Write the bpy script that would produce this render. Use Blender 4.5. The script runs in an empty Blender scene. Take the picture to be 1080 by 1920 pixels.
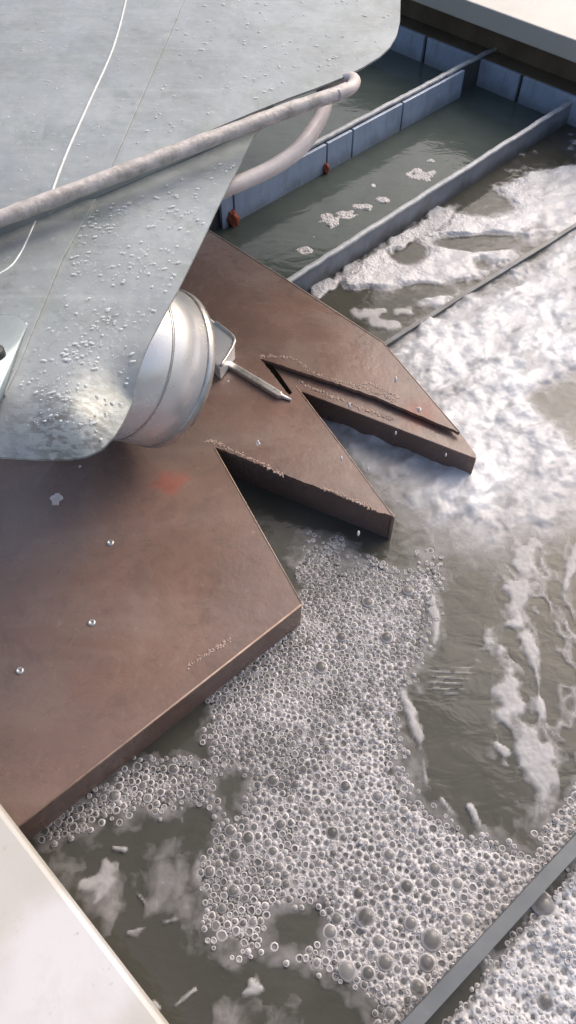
import bpy, bmesh, math, random
import numpy as np
from mathutils import Vector, Matrix
random.seed(7); rng = np.random.default_rng(7)
S = bpy.context.scene
COL = S.collection
# ------------------------------------------------------------------ camera
H, TH, F = 1.10, math.radians(54.0), 1450.0
CT, ST = math.cos(TH), math.sin(TH)
cd = bpy.data.cameras.new('camera'); cam = bpy.data.objects.new('camera', cd); COL.objects.link(cam)
cam.location = (0, 0, H); cam.rotation_euler = (math.pi/2 - TH, 0, 0)
cd.sensor_fit = 'VERTICAL'; cd.sensor_height = 24; cd.lens = F/1920*24
cd.clip_start = 0.02; cd.clip_end = 200
S.camera = cam
# ------------------------------------------------------------------ sky and sun
SUN_EL, SUN_AZ = math.radians(45), math.radians(40)      # from the far side, to the right
w = bpy.data.worlds.new('World'); S.world = w; w.use_nodes = True
nt = w.node_tree; nt.nodes.clear()
sky = nt.nodes.new('ShaderNodeTexSky'); sky.sky_type = 'NISHITA'; sky.sun_disc = False
sky.sun_elevation = SUN_EL; sky.sun_rotation = SUN_AZ
sky.air_density = 1.0; sky.dust_density = 6.0; sky.ozone_density = 1.0
bg = nt.nodes.new('ShaderNodeBackground'); bg.inputs['Strength'].default_value = 0.15
wo = nt.nodes.new('ShaderNodeOutputWorld')
nt.links.new(sky.outputs[0], bg.inputs[0]); nt.links.new(bg.outputs[0], wo.inputs[0])
sd = bpy.data.lights.new('sun', 'SUN'); sd.energy = 0.58; sd.angle = math.radians(42); sd.color = (1, .955, .9)
so = bpy.data.objects.new('sun', sd); COL.objects.link(so)
sdir = Vector((math.sin(SUN_AZ)*math.cos(SUN_EL), math.cos(SUN_AZ)*math.cos(SUN_EL), math.sin(SUN_EL)))
so.rotation_euler = sdir.to_track_quat('Z', 'Y').to_euler(); so.location = sdir*6
S.view_settings.view_transform = 'Standard'; S.view_settings.look = 'None'
S.view_settings.gamma = 1; S.view_settings.use_curve_mapping = False
S.view_settings.exposure = 0.52
S.cycles.max_bounces = 10; S.cycles.transparent_max_bounces = 16
S.cycles.use_denoising = True
# ------------------------------------------------------------------ helpers
def P(px, py, z=0.0):
    """the point at height z seen at a place in the photograph (measured there)"""
    u = (px-540)/F; v = (960-py)/F
    r = (u, CT+v*ST, -ST+v*CT); t = (z-H)/r[2]
    return Vector((r[0]*t, r[1]*t, z))
def proj(x, y, z):
    q = z-H; d = y*CT-q*ST
    return 540+F*x/d, 960-F*(y*ST+q*CT)/d
def lin(c): return tuple(((v/255)/12.92 if v/255 < .04045 else ((v/255+.055)/1.055)**2.4) for v in c)
def link(o, parent=None):
    COL.objects.link(o)
    if parent is not None: o.parent = parent
    return o
def tag(o, label=None, cat=None, group=None, kind=None):
    for k, v in (('label', label), ('category', cat), ('group', group), ('kind', kind)):
        if v: o[k] = v
    return o
def empty(name, label, cat, loc=(0, 0, 0), group=None):
    o = link(bpy.data.objects.new(name, None)); o.location = loc; o.empty_display_size = .05
    bpy.context.view_layer.update()
    return tag(o, label, cat, group)
def obj(name, bm, mat, parent=None, smooth=False):
    me = bpy.data.meshes.new(name); bmesh.ops.recalc_face_normals(bm, faces=bm.faces)
    bm.to_mesh(me); bm.free(); me.materials.append(mat)
    if smooth: me.polygons.foreach_set('use_smooth', [True]*len(me.polygons))
    o = link(bpy.data.objects.new(name, me), parent)
    if parent is not None: o.matrix_parent_inverse = Matrix.Translation(parent.location).inverted()
    return o
def prism(pts, z0, z1, bev=.0015, bm=None):
    """closed plate: outline (xy) between two heights, edges rounded"""
    bm = bm or bmesh.new()
    n = len(pts); a = [bm.verts.new((p[0], p[1], z0)) for p in pts]; b = [bm.verts.new((p[0], p[1], z1)) for p in pts]
    fs = [bm.faces.new(a[::-1]), bm.faces.new(b)]
    for i in range(n): fs.append(bm.faces.new((a[i], a[(i+1) % n], b[(i+1) % n], b[i])))
    if bev:
        bmesh.ops.recalc_face_normals(bm, faces=fs)
        es = {e for f in fs for e in f.edges}
        bmesh.ops.bevel(bm, geom=list(es), offset=bev, segments=2, affect='EDGES', profile=.6)
    return bm
def wall_prism(p, q, th, z0, z1, bev=.0015, bm=None):
    """upright board from p to q (xy), th thick, centred on the line"""
    p, q = Vector(p[:2]), Vector(q[:2]); d = (q-p).normalized(); n = Vector((-d.y, d.x))*th/2
    return prism([p-n, q-n, q+n, p+n], z0, z1, bev, bm)
def tube(pts, rad, seg=10, bm=None, closed_ends=True):
    bm = bm or bmesh.new(); pts = [Vector(p) for p in pts]; rings = []
    prev = None
    for i, p in enumerate(pts):
        t = (pts[min(i+1, len(pts)-1)]-pts[max(i-1, 0)]).normalized()
        if prev is None:
            a = t.orthogonal().normalized()
        else:
            a = (prev-t*prev.dot(t)).normalized()
        prev = a; b = t.cross(a); r = rad[i] if isinstance(rad, (list, tuple)) else rad
        rings.append([bm.verts.new(p+(a*math.cos(k*2*math.pi/seg)+b*math.sin(k*2*math.pi/seg))*r) for k in range(seg)])
    for r0, r1 in zip(rings, rings[1:]):
        for k in range(seg): bm.faces.new((r0[k], r0[(k+1) % seg], r1[(k+1) % seg], r1[k]))
    if closed_ends:
        bm.faces.new(rings[0][::-1]); bm.faces.new(rings[-1])
    return bm
def lathe(o, ax, prof, seg=48):
    """revolve (along, radius) pairs about the axis ax from o"""
    bm = bmesh.new(); ax = Vector(ax).normalized(); a = ax.orthogonal().normalized(); b = ax.cross(a); o = Vector(o); rings = []
    for s, r in prof:
        rings.append([bm.verts.new(o+ax*s+(a*math.cos(k*2*math.pi/seg)+b*math.sin(k*2*math.pi/seg))*r) for k in range(seg)])
    for r0, r1 in zip(rings, rings[1:]):
        for k in range(seg): bm.faces.new((r0[k], r0[(k+1) % seg], r1[(k+1) % seg], r1[k]))
    bm.faces.new(rings[0][::-1]); bm.faces.new(rings[-1])
    return bm
def smooth_path(pts, n=6):
    pts = [Vector(p) for p in pts]; out = []
    for i in range(len(pts)-1):
        p0, p1, p2, p3 = pts[max(i-1, 0)], pts[i], pts[i+1], pts[min(i+2, len(pts)-1)]
        for k in range(n):
            t = k/n
            out.append(.5*((2*p1)+(p2-p0)*t+(2*p0-5*p1+4*p2-p3)*t*t+(3*p1-p0-3*p2+p3)*t**3))
    out.append(pts[-1]); return out
# ------------------------------------------------------------------ numpy noise
def vnoise(x, y, seed=0):
    r = np.random.default_rng(seed).random((256, 256))
    xi = np.floor(x).astype(int); yi = np.floor(y).astype(int); fx = x-xi; fy = y-yi
    fx = fx*fx*(3-2*fx); fy = fy*fy*(3-2*fy)
    g = lambda i, j: r[i & 255, j & 255]
    return (g(xi, yi)*(1-fx)+g(xi+1, yi)*fx)*(1-fy)+(g(xi, yi+1)*(1-fx)+g(xi+1, yi+1)*fx)*fy
def fbm(x, y, seed=0, octv=4):
    a, s, t = 1., 0., 0.
    for k in range(octv):
        s = s+a*vnoise(x*2**k, y*2**k, seed+k); t += a; a *= .5
    return s/t
def worley(x, y, seed=0):
    r = np.random.default_rng(seed).random((128, 128, 2))
    xi = np.floor(x).astype(int); yi = np.floor(y).astype(int); d = np.full(x.shape, 9.)
    for i in (-1, 0, 1):
        for j in (-1, 0, 1):
            p = r[(xi+i) & 127, (yi+j) & 127]
            d = np.minimum(d, (xi+i+p[..., 0]-x)**2+(yi+j+p[..., 1]-y)**2)
    return np.sqrt(d)
def sdf_poly(X, Y, poly):
    """signed distance to a polygon, positive inside"""
    d = np.full(X.shape, 1e9); ins = np.zeros(X.shape, bool); n = len(poly)
    for i in range(n):
        (ax, ay), (bx, by) = poly[i], poly[(i+1) % n]
        ex, ey = bx-ax, by-ay
        t = np.clip(((X-ax)*ex+(Y-ay)*ey)/(ex*ex+ey*ey+1e-9), 0, 1)
        d = np.minimum(d, (X-ax-ex*t)**2+(Y-ay-ey*t)**2)
        c = ((ay > Y) != (by > Y)) & (X < (bx-ax)*(Y-ay)/((by-ay) if by != ay else 1e-9)+ax)
        ins ^= c
    return np.where(ins, 1, -1)*np.sqrt(d)
def sdf_line(X, Y, pts):
    d = np.full(X.shape, 1e9)
    for (ax, ay), (bx, by) in zip(pts, pts[1:]):
        ex, ey = bx-ax, by-ay
        t = np.clip(((X-ax)*ex+(Y-ay)*ey)/(ex*ex+ey*ey+1e-9), 0, 1)
        d = np.minimum(d, (X-ax-ex*t)**2+(Y-ay-ey*t)**2)
    return np.sqrt(d)
def sstep(a, b, x):
    t = np.clip((x-a)/(b-a), 0, 1); return t*t*(3-2*t)
def np_mesh(name, verts, faces, mat, attrs=None, smooth=True):
    me = bpy.data.meshes.new(name); nf, k = faces.shape
    me.vertices.add(len(verts)); me.vertices.foreach_set('co', verts.astype(np.float32).ravel())
    me.loops.add(nf*k); me.loops.foreach_set('vertex_index', faces.astype(np.int32).ravel())
    me.polygons.add(nf); me.polygons.foreach_set('loop_start', np.arange(0, nf*k, k, dtype=np.int32))
    me.update(calc_edges=True)
    if smooth: me.polygons.foreach_set('use_smooth', np.ones(nf, bool))
    for a, v in (attrs or {}).items():
        at = me.attributes.new(a, 'FLOAT', 'POINT'); at.data.foreach_set('value', v.astype(np.float32))
    me.materials.append(mat); me.validate()
    return link(bpy.data.objects.new(name, me))
# ------------------------------------------------------------------ materials
class M:
    def __init__(s, name):
        s.m = bpy.data.materials.new(name); s.m.use_nodes = True; s.t = s.m.node_tree; s.t.nodes.clear()
        s.out = s.n('ShaderNodeOutputMaterial'); s.b = s.n('ShaderNodeBsdfPrincipled'); s.l(s.b.outputs[0], s.out.inputs[0])
        s.tc = s.n('ShaderNodeTexCoord')
    def n(s, t, **kw):
        nd = s.t.nodes.new(t)
        for k, v in kw.items(): setattr(nd, k, v)
        return nd
    def l(s, a, b): s.t.links.new(a, b)
    def set(s, **kw):
        for k, v in kw.items(): s.b.inputs[k.replace('_', ' ')].default_value = v
    def noise(s, scale, detail=4, rough=.55, vec=None, dist=0.):
        nd = s.n('ShaderNodeTexNoise'); nd.inputs['Scale'].default_value = scale; nd.inputs['Detail'].default_value = detail
        nd.inputs['Roughness'].default_value = rough; nd.inputs['Distortion'].default_value = dist
        s.l(vec or s.tc.outputs['Object'], nd.inputs['Vector']); return nd.outputs['Fac']
    def map(s, scale, rot=(0, 0, 0)):
        nd = s.n('ShaderNodeMapping'); nd.inputs['Scale'].default_value = scale; nd.inputs['Rotation'].default_value = rot
        s.l(s.tc.outputs['Object'], nd.inputs[0]); return nd.outputs[0]
    def ramp(s, fac, stops):
        nd = s.n('ShaderNodeValToRGB'); cr = nd.color_ramp
        while len(cr.elements) < len(stops): cr.elements.new(.5)
        for e, (p, c) in zip(cr.elements, stops):
            e.position = p; e.color = (*c, 1) if not isinstance(c, (int, float)) else (c, c, c, 1)
        s.l(fac, nd.inputs[0]); return nd.outputs[0]
    def mix(s, f, a, b, mode='MIX'):
        nd = s.n('ShaderNodeMix', data_type='RGBA', blend_type=mode)
        for sock, v in ((nd.inputs[0], f), (nd.inputs[6], a), (nd.inputs[7], b)):
            if isinstance(v, (int, float)): sock.default_value = v
            elif isinstance(v, tuple): sock.default_value = (*v, 1)
            else: s.l(v, sock)
        return nd.outputs[2]
    def math(s, op, a, b=0., clamp=False):
        nd = s.n('ShaderNodeMath', operation=op, use_clamp=clamp)
        for sock, v in zip(nd.inputs, (a, b)):
            if isinstance(v, (int, float)): sock.default_value = v
            else: s.l(v, sock)
        return nd.outputs[0]
    def bump(s, h, strength=.3, dist=.002, prev=None):
        nd = s.n('ShaderNodeBump'); nd.inputs['Strength'].default_value = strength; nd.inputs['Distance'].default_value = dist
        s.l(h, nd.inputs['Height'])
        if prev: s.l(prev, nd.inputs['Normal'])
        s.l(nd.outputs[0], s.b.inputs['Normal']); return nd.outputs[0]
    def attr(s, a): return s.n('ShaderNodeAttribute', attribute_name=a).outputs['Fac']
    def spot(s, centre, r0, r1, noise_amt=.02, scale=30):
        """a blotch of colour round a point of the thing: 1 inside, 0 outside"""
        v = s.n('ShaderNodeVectorMath', operation='DISTANCE'); s.l(s.tc.outputs['Object'], v.inputs[0]); v.inputs[1].default_value = centre
        d = s.math('ADD', v.outputs['Value'], s.math('MULTIPLY', s.math('SUBTRACT', s.noise(scale, 5), .5), noise_amt))
        mr = s.n('ShaderNodeMapRange', interpolation_type='SMOOTHSTEP'); mr.inputs[1].default_value = r0; mr.inputs[2].default_value = r1
        mr.inputs[3].default_value = 1; mr.inputs[4].default_value = 0; s.l(d, mr.inputs[0]); return mr.outputs[0]

def mat_brown():
    m = M('brown_painted_plate')
    c = m.ramp(m.noise(5, 6, .6, dist=.4), [(.3, (.152, .105, .085)), (.55, (.195, .124, .098)), (.75, (.245, .150, .117))])
    st = m.noise(3, 5, .65, m.map((1, 3.5, 1), (0, 0, .8)), .6)
    c = m.mix(m.math('MULTIPLY', m.ramp(st, [(.5, 0.), (.72, 1.)]), .45), c, (.25, .19, .165))
    sp = m.ramp(m.noise(90, 3, .5), [(.68, 0.), (.74, 1.)])
    c = m.mix(m.math('MULTIPLY', sp, .25), c, (.36, .27, .22))
    p = P(318, 905, .07)
    c = m.mix(m.math('MULTIPLY', m.spot(p, .010, .034, .06, 50), .8), c, (.33, .075, .052))
    p = P(470, 940, .07)
    c = m.mix(m.math('MULTIPLY', m.spot(P(290, 930, .07), .03, .10, .06), .35), c, (.33, .19, .14))
    p = P(788, 775, .07)
    c = m.mix(m.math('MULTIPLY', m.spot(p, .004, .05, .04), .55), c, (.30, .09, .06))
    c = m.mix(m.math('MULTIPLY', m.ramp(m.noise(24, 6, .7, dist=1.2), [(.5, 0.), (.68, 1.)]), .40), c, (.11, .08, .068))
    c = m.mix(m.math('MULTIPLY', m.ramp(m.noise(46, 6, .72, m.map((1, .25, 1), (0, 0, .5)), .8), [(.60, 0.), (.72, 1.)]), .35), c, (.30, .23, .20))
    c = m.mix(m.math('MULTIPLY', m.spot(P(60, 990, .07), .02, .16, .12, 14), .35), c, (.24, .20, .185))
    m.l(c, m.b.inputs['Base Color'])
    m.l(m.ramp(m.noise(7, 5, .65, dist=.7), [(.35, .14), (.5, .28), (.7, .52)]), m.b.inputs['Roughness'])
    m.bump(m.noise(150, 5, .65), .22, .0015, m.bump(m.noise(16, 4), .30, .005))
    return m.m
def mat_simple(name, c0, c1, scale=20, rough=.5, metal=0., bump=.15, bscale=120, spec=.5):
    m = M(name); m.l(m.ramp(m.noise(scale, 5, .6, dist=.3), [(.3, c0), (.7, c1)]), m.b.inputs['Base Color'])
    m.set(Metallic=metal); m.b.inputs['Specular IOR Level'].default_value = spec
    m.l(m.ramp(m.noise(scale*1.7, 3), [(.3, max(rough-.08, .02)), (.7, rough+.08)]), m.b.inputs['Roughness'])
    m.bump(m.noise(bscale, 3), bump, .0015); return m.m
def mat_galv():
    m = M('galvanised_sheet')
    vo = m.n('ShaderNodeTexVoronoi'); vo.inputs['Scale'].default_value = 46; m.l(m.tc.outputs['Object'], vo.inputs[0])
    sp = m.ramp(m.math('FRACT', m.math('MULTIPLY', vo.outputs['Color'], 3.)), [(0., 0.), (1., 1.)])
    c = m.mix(m.math('MULTIPLY', sp, .25), (.335, .362, .368), (.41, .437, .443))
    c = m.mix(m.ramp(m.noise(4, 5, .6, dist=.5), [(.35, 0.), (.65, .7)]), c, (.205, .22, .215))
    c = m.mix(m.ramp(m.noise(11, 6, .7, dist=1.), [(.52, 0.), (.70, .55)]), c, (.20, .235, .195))
    c = m.mix(m.ramp(m.noise(80, 5, .7), [(.58, 0.), (.70, .5)]), c, (.46, .48, .475))
    c = m.mix(m.ramp(m.noise(26, 6, .7), [(.60, 0.), (.74, .6)]), c, (.13, .145, .128))
    rn = m.noise(34, 5, .6, m.map((.12, 1.6, 1), (0, 0, math.radians(52))), .3)
    c = m.mix(m.ramp(rn, [(.54, 0.), (.74, .42)]), c, (.40, .42, .415))
    d = m.math('MULTIPLY', m.spot(P(150, 815, .47), .02, .12, .12, 40), m.ramp(m.noise(70, 5, .65, m.map((1, 2.2, 1), (0, 0, .9))), [(.46, 0.), (.56, 1.)]))
    c = m.mix(m.math('MULTIPLY', d, .7), c, (.11, .10, .09))
    m.l(c, m.b.inputs['Base Color']); m.set(Metallic=.22)
    m.l(m.ramp(m.noise(12, 5), [(.3, .32), (.7, .58)]), m.b.inputs['Roughness'])
    m.bump(m.noise(60, 4), .22, .003, m.bump(m.noise(7, 3), .5, .012))
    return m.m
def mat_water(name, c0, c1):
    m = M(name)
    m.l(m.ramp(m.noise(6, 5, .6, dist=.8), [(.3, c0), (.7, c1)]), m.b.inputs['Base Color'])
    m.set(Roughness=.10, IOR=1.33)
    b1 = m.bump(m.noise(16, 3, .5, m.map((1, 1.6, 1)), .6), .13, .012)
    m.bump(m.noise(60, 2, .5), .10, .0015, b1)
    return m.m
def mat_foam():
    m = M('white_froth'); t = m.attr('cover'); wet = m.attr('churn')
    vo = m.n('ShaderNodeTexVoronoi', feature='SMOOTH_F1'); vo.inputs['Scale'].default_value = 210; vo.inputs['Smoothness'].default_value = .25
    m.l(m.tc.outputs['Object'], vo.inputs[0])
    vd = m.n('ShaderNodeTexVoronoi'); vd.inputs['Scale'].default_value = 120; m.l(m.tc.outputs['Object'], vd.inputs[0])
    c = m.mix(m.ramp(m.noise(22, 5, .6), [(.35, 0.), (.7, 1.)]), (.42, .40, .40), (.56, .54, .54))
    c = m.mix(wet, c, m.ramp(m.noise(9, 5, .65, dist=.5), [(.3, (.45, .45, .465)), (.62, (.62, .62, .635))]))
    m.l(c, m.b.inputs['Base Color']); m.set(Roughness=.42)
    sf = m.attr('soft'); keepb = m.math('SUBTRACT', 1., sf, True)
    b = m.bump(m.math('MULTIPLY', m.math('SUBTRACT', 1., vo.outputs['Distance']), keepb), .55, .004); m.bump(m.math('MULTIPLY', m.math('SUBTRACT', 1., vd.outputs['Distance']), m.math('ADD', keepb, .30)), .35, .005, b)
    a = m.math('ADD', t, m.math('MULTIPLY', m.math('SUBTRACT', m.noise(130, 4, .65), .5), .55))
    tr = m.n('ShaderNodeBsdfTransparent'); mx = m.n('ShaderNodeMixShader')
    m.l(m.mix(sf, m.ramp(a, [(.12, 0.), (.62, 1.)]), m.ramp(m.math('ADD', t, m.math('MULTIPLY', m.math('SUBTRACT', m.noise(38, 5, .62, dist=.6), .5), m.math('MULTIPLY', m.math('SUBTRACT', 1.15, t), .9))), [(.03, 0.), (.45, .42), (.95, 1.)])), mx.inputs[0]); m.l(tr.outputs[0], mx.inputs[1]); m.l(m.b.outputs[0], mx.inputs[2])
    m.l(mx.outputs[0], m.out.inputs[0]); return m.m
def mat_bubble():
    m = M('soap_bubble'); r = m.attr('rim'); m.set(Base_Color=(.60, .575, .575, 1), Roughness=.2)
    gl = m.n('ShaderNodeBsdfGlossy'); gl.inputs['Roughness'].default_value = .06
    tr = m.n('ShaderNodeBsdfTransparent'); tr.inputs[0].default_value = (.93, .93, .94, 1)
    fr = m.n('ShaderNodeFresnel'); fr.inputs[0].default_value = 1.36
    skin = m.n('ShaderNodeMixShader'); m.l(m.math('MULTIPLY', fr.outputs[0], 1.15, True), skin.inputs[0]); m.l(tr.outputs[0], skin.inputs[1]); m.l(gl.outputs[0], skin.inputs[2])
    mx = m.n('ShaderNodeMixShader'); m.l(r, mx.inputs[0]); m.l(skin.outputs[0], mx.inputs[1]); m.l(m.b.outputs[0], mx.inputs[2])
    m.l(mx.outputs[0], m.out.inputs[0]); return m.m
def mat_drop():
    m = M('water_drop'); m.set(Base_Color=(.9, .92, .92, 1), Roughness=.04, IOR=1.33); m.b.inputs['Transmission Weight'].default_value = .55  # milky white in the colour stands in for bright glints on the drops
    return m.m
def mat_coping():
    m = M('cream_painted_coping')
    c = m.ramp(m.noise(4, 5, .6), [(.3, (.50, .475, .43)), (.7, (.56, .535, .49))])
    c = m.mix(m.spot(P(125, 1830, .2), .055, .10, .06, 18), c, (.63, .61, .60))  # whiter patch on the near coping
    c = m.mix(m.math('MULTIPLY', m.ramp(m.noise(30, 6, .7), [(.6, 0.), (.75, 1.)]), .25), c, (.55, .51, .45))
    c = m.mix(m.math('MULTIPLY', m.ramp(m.noise(160, 3, .6), [(.66, 0.), (.74, 1.)]), .35), c, (.30, .27, .22))
    c = m.mix(m.math('MULTIPLY', m.ramp(m.noise(7, 6, .68, dist=1.2), [(.5, 0.), (.72, 1.)]), .30), c, (.42, .37, .29))
    m.l(c, m.b.inputs['Base Color']); m.l(m.ramp(m.noise(10, 3), [(.3, .35), (.7, .55)]), m.b.inputs['Roughness'])
    m.bump(m.noise(120, 4), .12, .001); return m.m

BROWN = mat_brown(); GALV = mat_galv(); COPING = mat_coping(); FOAM = mat_foam(); BUB = mat_bubble(); DROP = mat_drop()
WATER = mat_water('murky_water', (.054, .052, .042), (.080, .077, .064))
GREENW = mat_water('murky_green_water', (.060, .076, .068), (.088, .105, .094))
BEAD = mat_simple('brown_resin', (.22, .155, .125), (.42, .31, .26), 60, .35, 0, .5, 200)
PALEZ = mat_simple('pale_fold', (.42, .44, .44), (.62, .64, .64), 60, .4, .2, .3, 150)  # fold ribs, paler than the sheet
GUSSET = mat_simple('bright_zinc', (.36, .42, .45), (.48, .55, .58), 8, .22, .5, .05, 60)
FLECK = mat_simple('wet_fleck', (.55, .48, .45), (.7, .64, .62), 60, .2, 0, .2, 100)
PALE = mat_simple('tan_edge_highlight', (.30, .20, .15), (.48, .36, .28), 40, .4, 0, .3, 200)  # light along the plate edges, put into a paler tan
def stain(mat, col, amt, z0, z1):
    """slime on a wall, thickest at the waterline, and runs down its face"""
    t = mat.node_tree; b = [n for n in t.nodes if n.type == 'BSDF_PRINCIPLED'][0]; src = b.inputs['Base Color'].links[0].from_socket
    m = M.__new__(M); m.t = t; m.tc = [n for n in t.nodes if n.type == 'TEX_COORD'][0]
    sx = m.n('ShaderNodeSeparateXYZ'); m.l(m.tc.outputs['Object'], sx.inputs[0])
    z = m.math('ADD', sx.outputs['Z'], m.math('MULTIPLY', m.math('SUBTRACT', m.noise(18, 5, .65, m.map((1, 1, .3))), .5), .09))
    mr = m.n('ShaderNodeMapRange', interpolation_type='SMOOTHSTEP')
    for k, v in ((1, z0), (2, z1), (3, amt), (4, 0.)): mr.inputs[k].default_value = v
    m.l(z, mr.inputs[0]); run = m.ramp(m.noise(40, 5, .7, m.map((1, 1, .08))), [(.5, 0.), (.7, .35)])
    m.l(m.mix(m.math('MAXIMUM', mr.outputs[0], run), src, col), b.inputs['Base Color'])
TILE = mat_simple('pale_blue_tile', (.31, .37, .49), (.40, .47, .59), 14, .22, 0, .04, 60)
GROUT = mat_simple('dark_grout', (.05, .05, .052), (.09, .088, .085), 30, .7)
BAND = mat_simple('brown_weathered_render', (.115, .085, .056), (.18, .135, .09), 12, .7, 0, .4, 60)
SLATE = mat_simple('grey_blue_partition', (.16, .175, .205), (.24, .26, .295), 10, .45, 0, .2, 70)
SLATEB = mat_simple('grey_painted_partition', (.11, .122, .13), (.155, .167, .175), 16, .5, 0, .2, 70)
PALETOP = mat_simple('pale_top_edge', (.30, .32, .34), (.50, .51, .52), 60, .5, 0, .3, 150)  # partition tops, paler than the boards below
RUST = mat_simple('orange_rust', (.22, .045, .02), (.42, .10, .045), 90, .7, 0, .5, 200)
WHITE = mat_simple('white_enamel', (.74, .73, .72), (.86, .85, .845), 9, .26, .45, .08, 60)
STEEL = mat_simple('bare_steel', (.50, .48, .45), (.66, .63, .60), 40, .32, .75, .1, 200)
PINK = mat_simple('pale_painted_tube', (.52, .45, .43), (.68, .61, .585), 25, .42, 0, .25, 160)
BARM = mat_simple('grimy_painted_bar', (.30, .27, .235), (.66, .60, .57), 42, .42, 0, .8, 120)
DARK = mat_simple('black_rubber', (.015, .017, .02), (.03, .032, .035), 30, .5)

stain(TILE, (.16, .16, .14), .5, .0, .04); stain(SLATE, (.07, .065, .05), .7, .005, .04)
# ------------------------------------------------------------------ tank walls
dB = (P(2992, -1042-0.001, 0)-Vector((0, 0, 0))) if False else Vector((1.69, 1.705, 0)).normalized()     # along the partitions
dW = Vector((-dB.y, dB.x, 0))                                                   # along the end walls
nW = -dB                                                                        # far wall faces the camera
W0 = P(940, 180, 0)
def z_at(pt, py):
    v = (960-py)/F; return H+pt.y*(v*CT-ST)/(CT+v*ST)
zt = z_at(W0, 131); OV = .02
zs0 = z_at(W0+nW*OV, 72); zs1 = z_at(W0+nW*OV, 33)
far = empty('tank_wall', 'cream coping over a brown recess and blue tiles at the far side', 'wall', W0[:]); far['kind'] = 'thing'
def quad_pts(o, s0, s1, back0, back1): return [o+dW*s0-nW*back0, o+dW*s1-nW*back0, o+dW*s1-nW*back1, o+dW*s0-nW*back1]
obj('wall_base', prism(quad_pts(W0, -2.2, 1.3, .012, .30), -.4, zt-.004, 0), GROUT, far)
obj('recess_band', prism(quad_pts(W0, -2.2, 1.3, .07, .30), zt-.002, zs0-.002, 0), BAND, far)
obj('tile_ledge', prism(quad_pts(W0, -2.2, 1.3, .009, .068), zt-.003, zt+.001, 0), BAND, far)
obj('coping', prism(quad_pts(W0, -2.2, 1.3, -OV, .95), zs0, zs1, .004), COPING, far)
# tiles: grout joints at the places read off the photograph
q0 = proj(*W0)
def s_for(px):      # distance along the wall for a photo column at mid tile height
    lo, hi = -2.2, 1.3
    for _ in range(50):
        mid = (lo+hi)/2; p = W0+dW*mid
        if proj(p.x, p.y, zt/2)[0] > px: lo = mid
        else: hi = mid
    return lo
sA, sB = s_for(972), s_for(795); tw = sB-sA
tile_me = None
k0 = -int(2.2/tw)
for k in range(-4, 4):
    s0 = sA+k*tw
    o = None
    if tile_me is None:
        o = obj('tile', prism([(0, 0), (tw-.012, 0), (tw-.012, .012), (0, .012)], -.12, zt, .002), TILE); tile_me = o.data
    else:
        o = link(bpy.data.objects.new('tile', tile_me))
    p = W0+dW*(s0+tw-.006)
    # local x runs along -dW
    o.rotation_euler = (0, 0, math.atan2(-dW.y, -dW.x)); o.location = p-nW*0 + (-nW)*0.0
    o.location = Vector((p.x, p.y, 0)) - nW*.012 if False else Vector((p.x, p.y, 0))
    o.parent = far; o.matrix_parent_inverse = Matrix.Translation(far.location).inverted()
# near coping, bottom left
zn = zs1
N0, N1 = P(0, 1515, zn), P(310, 1920, zn)
dN = (N1-N0).normalized(); nN = Vector((-dN.y, dN.x, 0))
if nN.x < 0: nN = -nN                                                            # towards the water
near = empty('tank_wall', 'broad cream coping of the near tank wall with a bright white patch', 'wall', N0[:]); near['kind'] = 'thing'
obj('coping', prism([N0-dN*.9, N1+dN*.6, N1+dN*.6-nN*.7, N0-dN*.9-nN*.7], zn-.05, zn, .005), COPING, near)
obj('wall_base', prism([N0-dN*.9-nN*.16, N1+dN*.6-nN*.16, N1+dN*.6-nN*.65, N0-dN*.9-nN*.65], -.4, zn-.052, 0), BAND, near)

# ------------------------------------------------------------------ partitions
def partition(label, a, b, th, ht, mat, zlow=-.3, tiles=None, pale_top=True, ext0=0, ext1=0):
    """a, b: photo places on the top edge"""
    A, B = P(*a, ht), P(*b, ht); d = (B-A).normalized(); A = A-d*ext0; B = B+d*ext1
    t = empty('partition_wall', label, 'partition', ((A+B)/2)[:2]+(0,), 'partitions between the channels'); t['kind'] = 'thing'
    n = 26; bm = bmesh.new(); nn = Vector((-d.y, d.x, 0)); L = (B-A).length
    # board with a slightly wavering top
    rows = []
    for i in range(n+1):
        p = A+d*L*i/n; o = (random.random()-.5)*.0012
        rows.append([bm.verts.new((p+nn*(s*th/2)+nn*o*.6).to_tuple()[:2]+(z,)) for s, z in ((-1, zlow), (-1, ht-.006+o), (1, ht-.006+o), (1, zlow))])
    for r0, r1 in zip(rows, rows[1:]):
        for k in range(4): bm.faces.new((r0[k], r0[(k+1) % 4], r1[(k+1) % 4], r1[k]))
    bm.faces.new(rows[0]); bm.faces.new(rows[-1][::-1])
    obj('board', bm, mat, t)
    if pale_top:
        bm = bmesh.new(); rows = []
        for i in range(n*3+1):
            p = A+d*L*i/(n*3); o = (random.random()-.5)*.0014
            rows.append([bm.verts.new((p+nn*(s*(th/2+.0015))+nn*o).to_tuple()[:2]+(z+o,)) for s, z in ((-1, ht-.0065), (-.8, ht), (.8, ht), (1, ht-.0065))])
        for r0, r1 in zip(rows, rows[1:]):
            for k in range(4): bm.faces.new((r0[k], r0[(k+1) % 4], r1[(k+1) % 4], r1[k]))
        bm.faces.new(rows[0]); bm.faces.new(rows[-1][::-1])
        obj('top_edge', bm, PALETOP, t, True)
    return t, A, B, d, nn
t1, A1, B1, d1, n1 = partition('tiled blue-grey partition nearest the far corner with a rust mark', (430, 352), (940, 82), .011, .082, GROUT, ext0=.25, ext1=.05)
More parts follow.
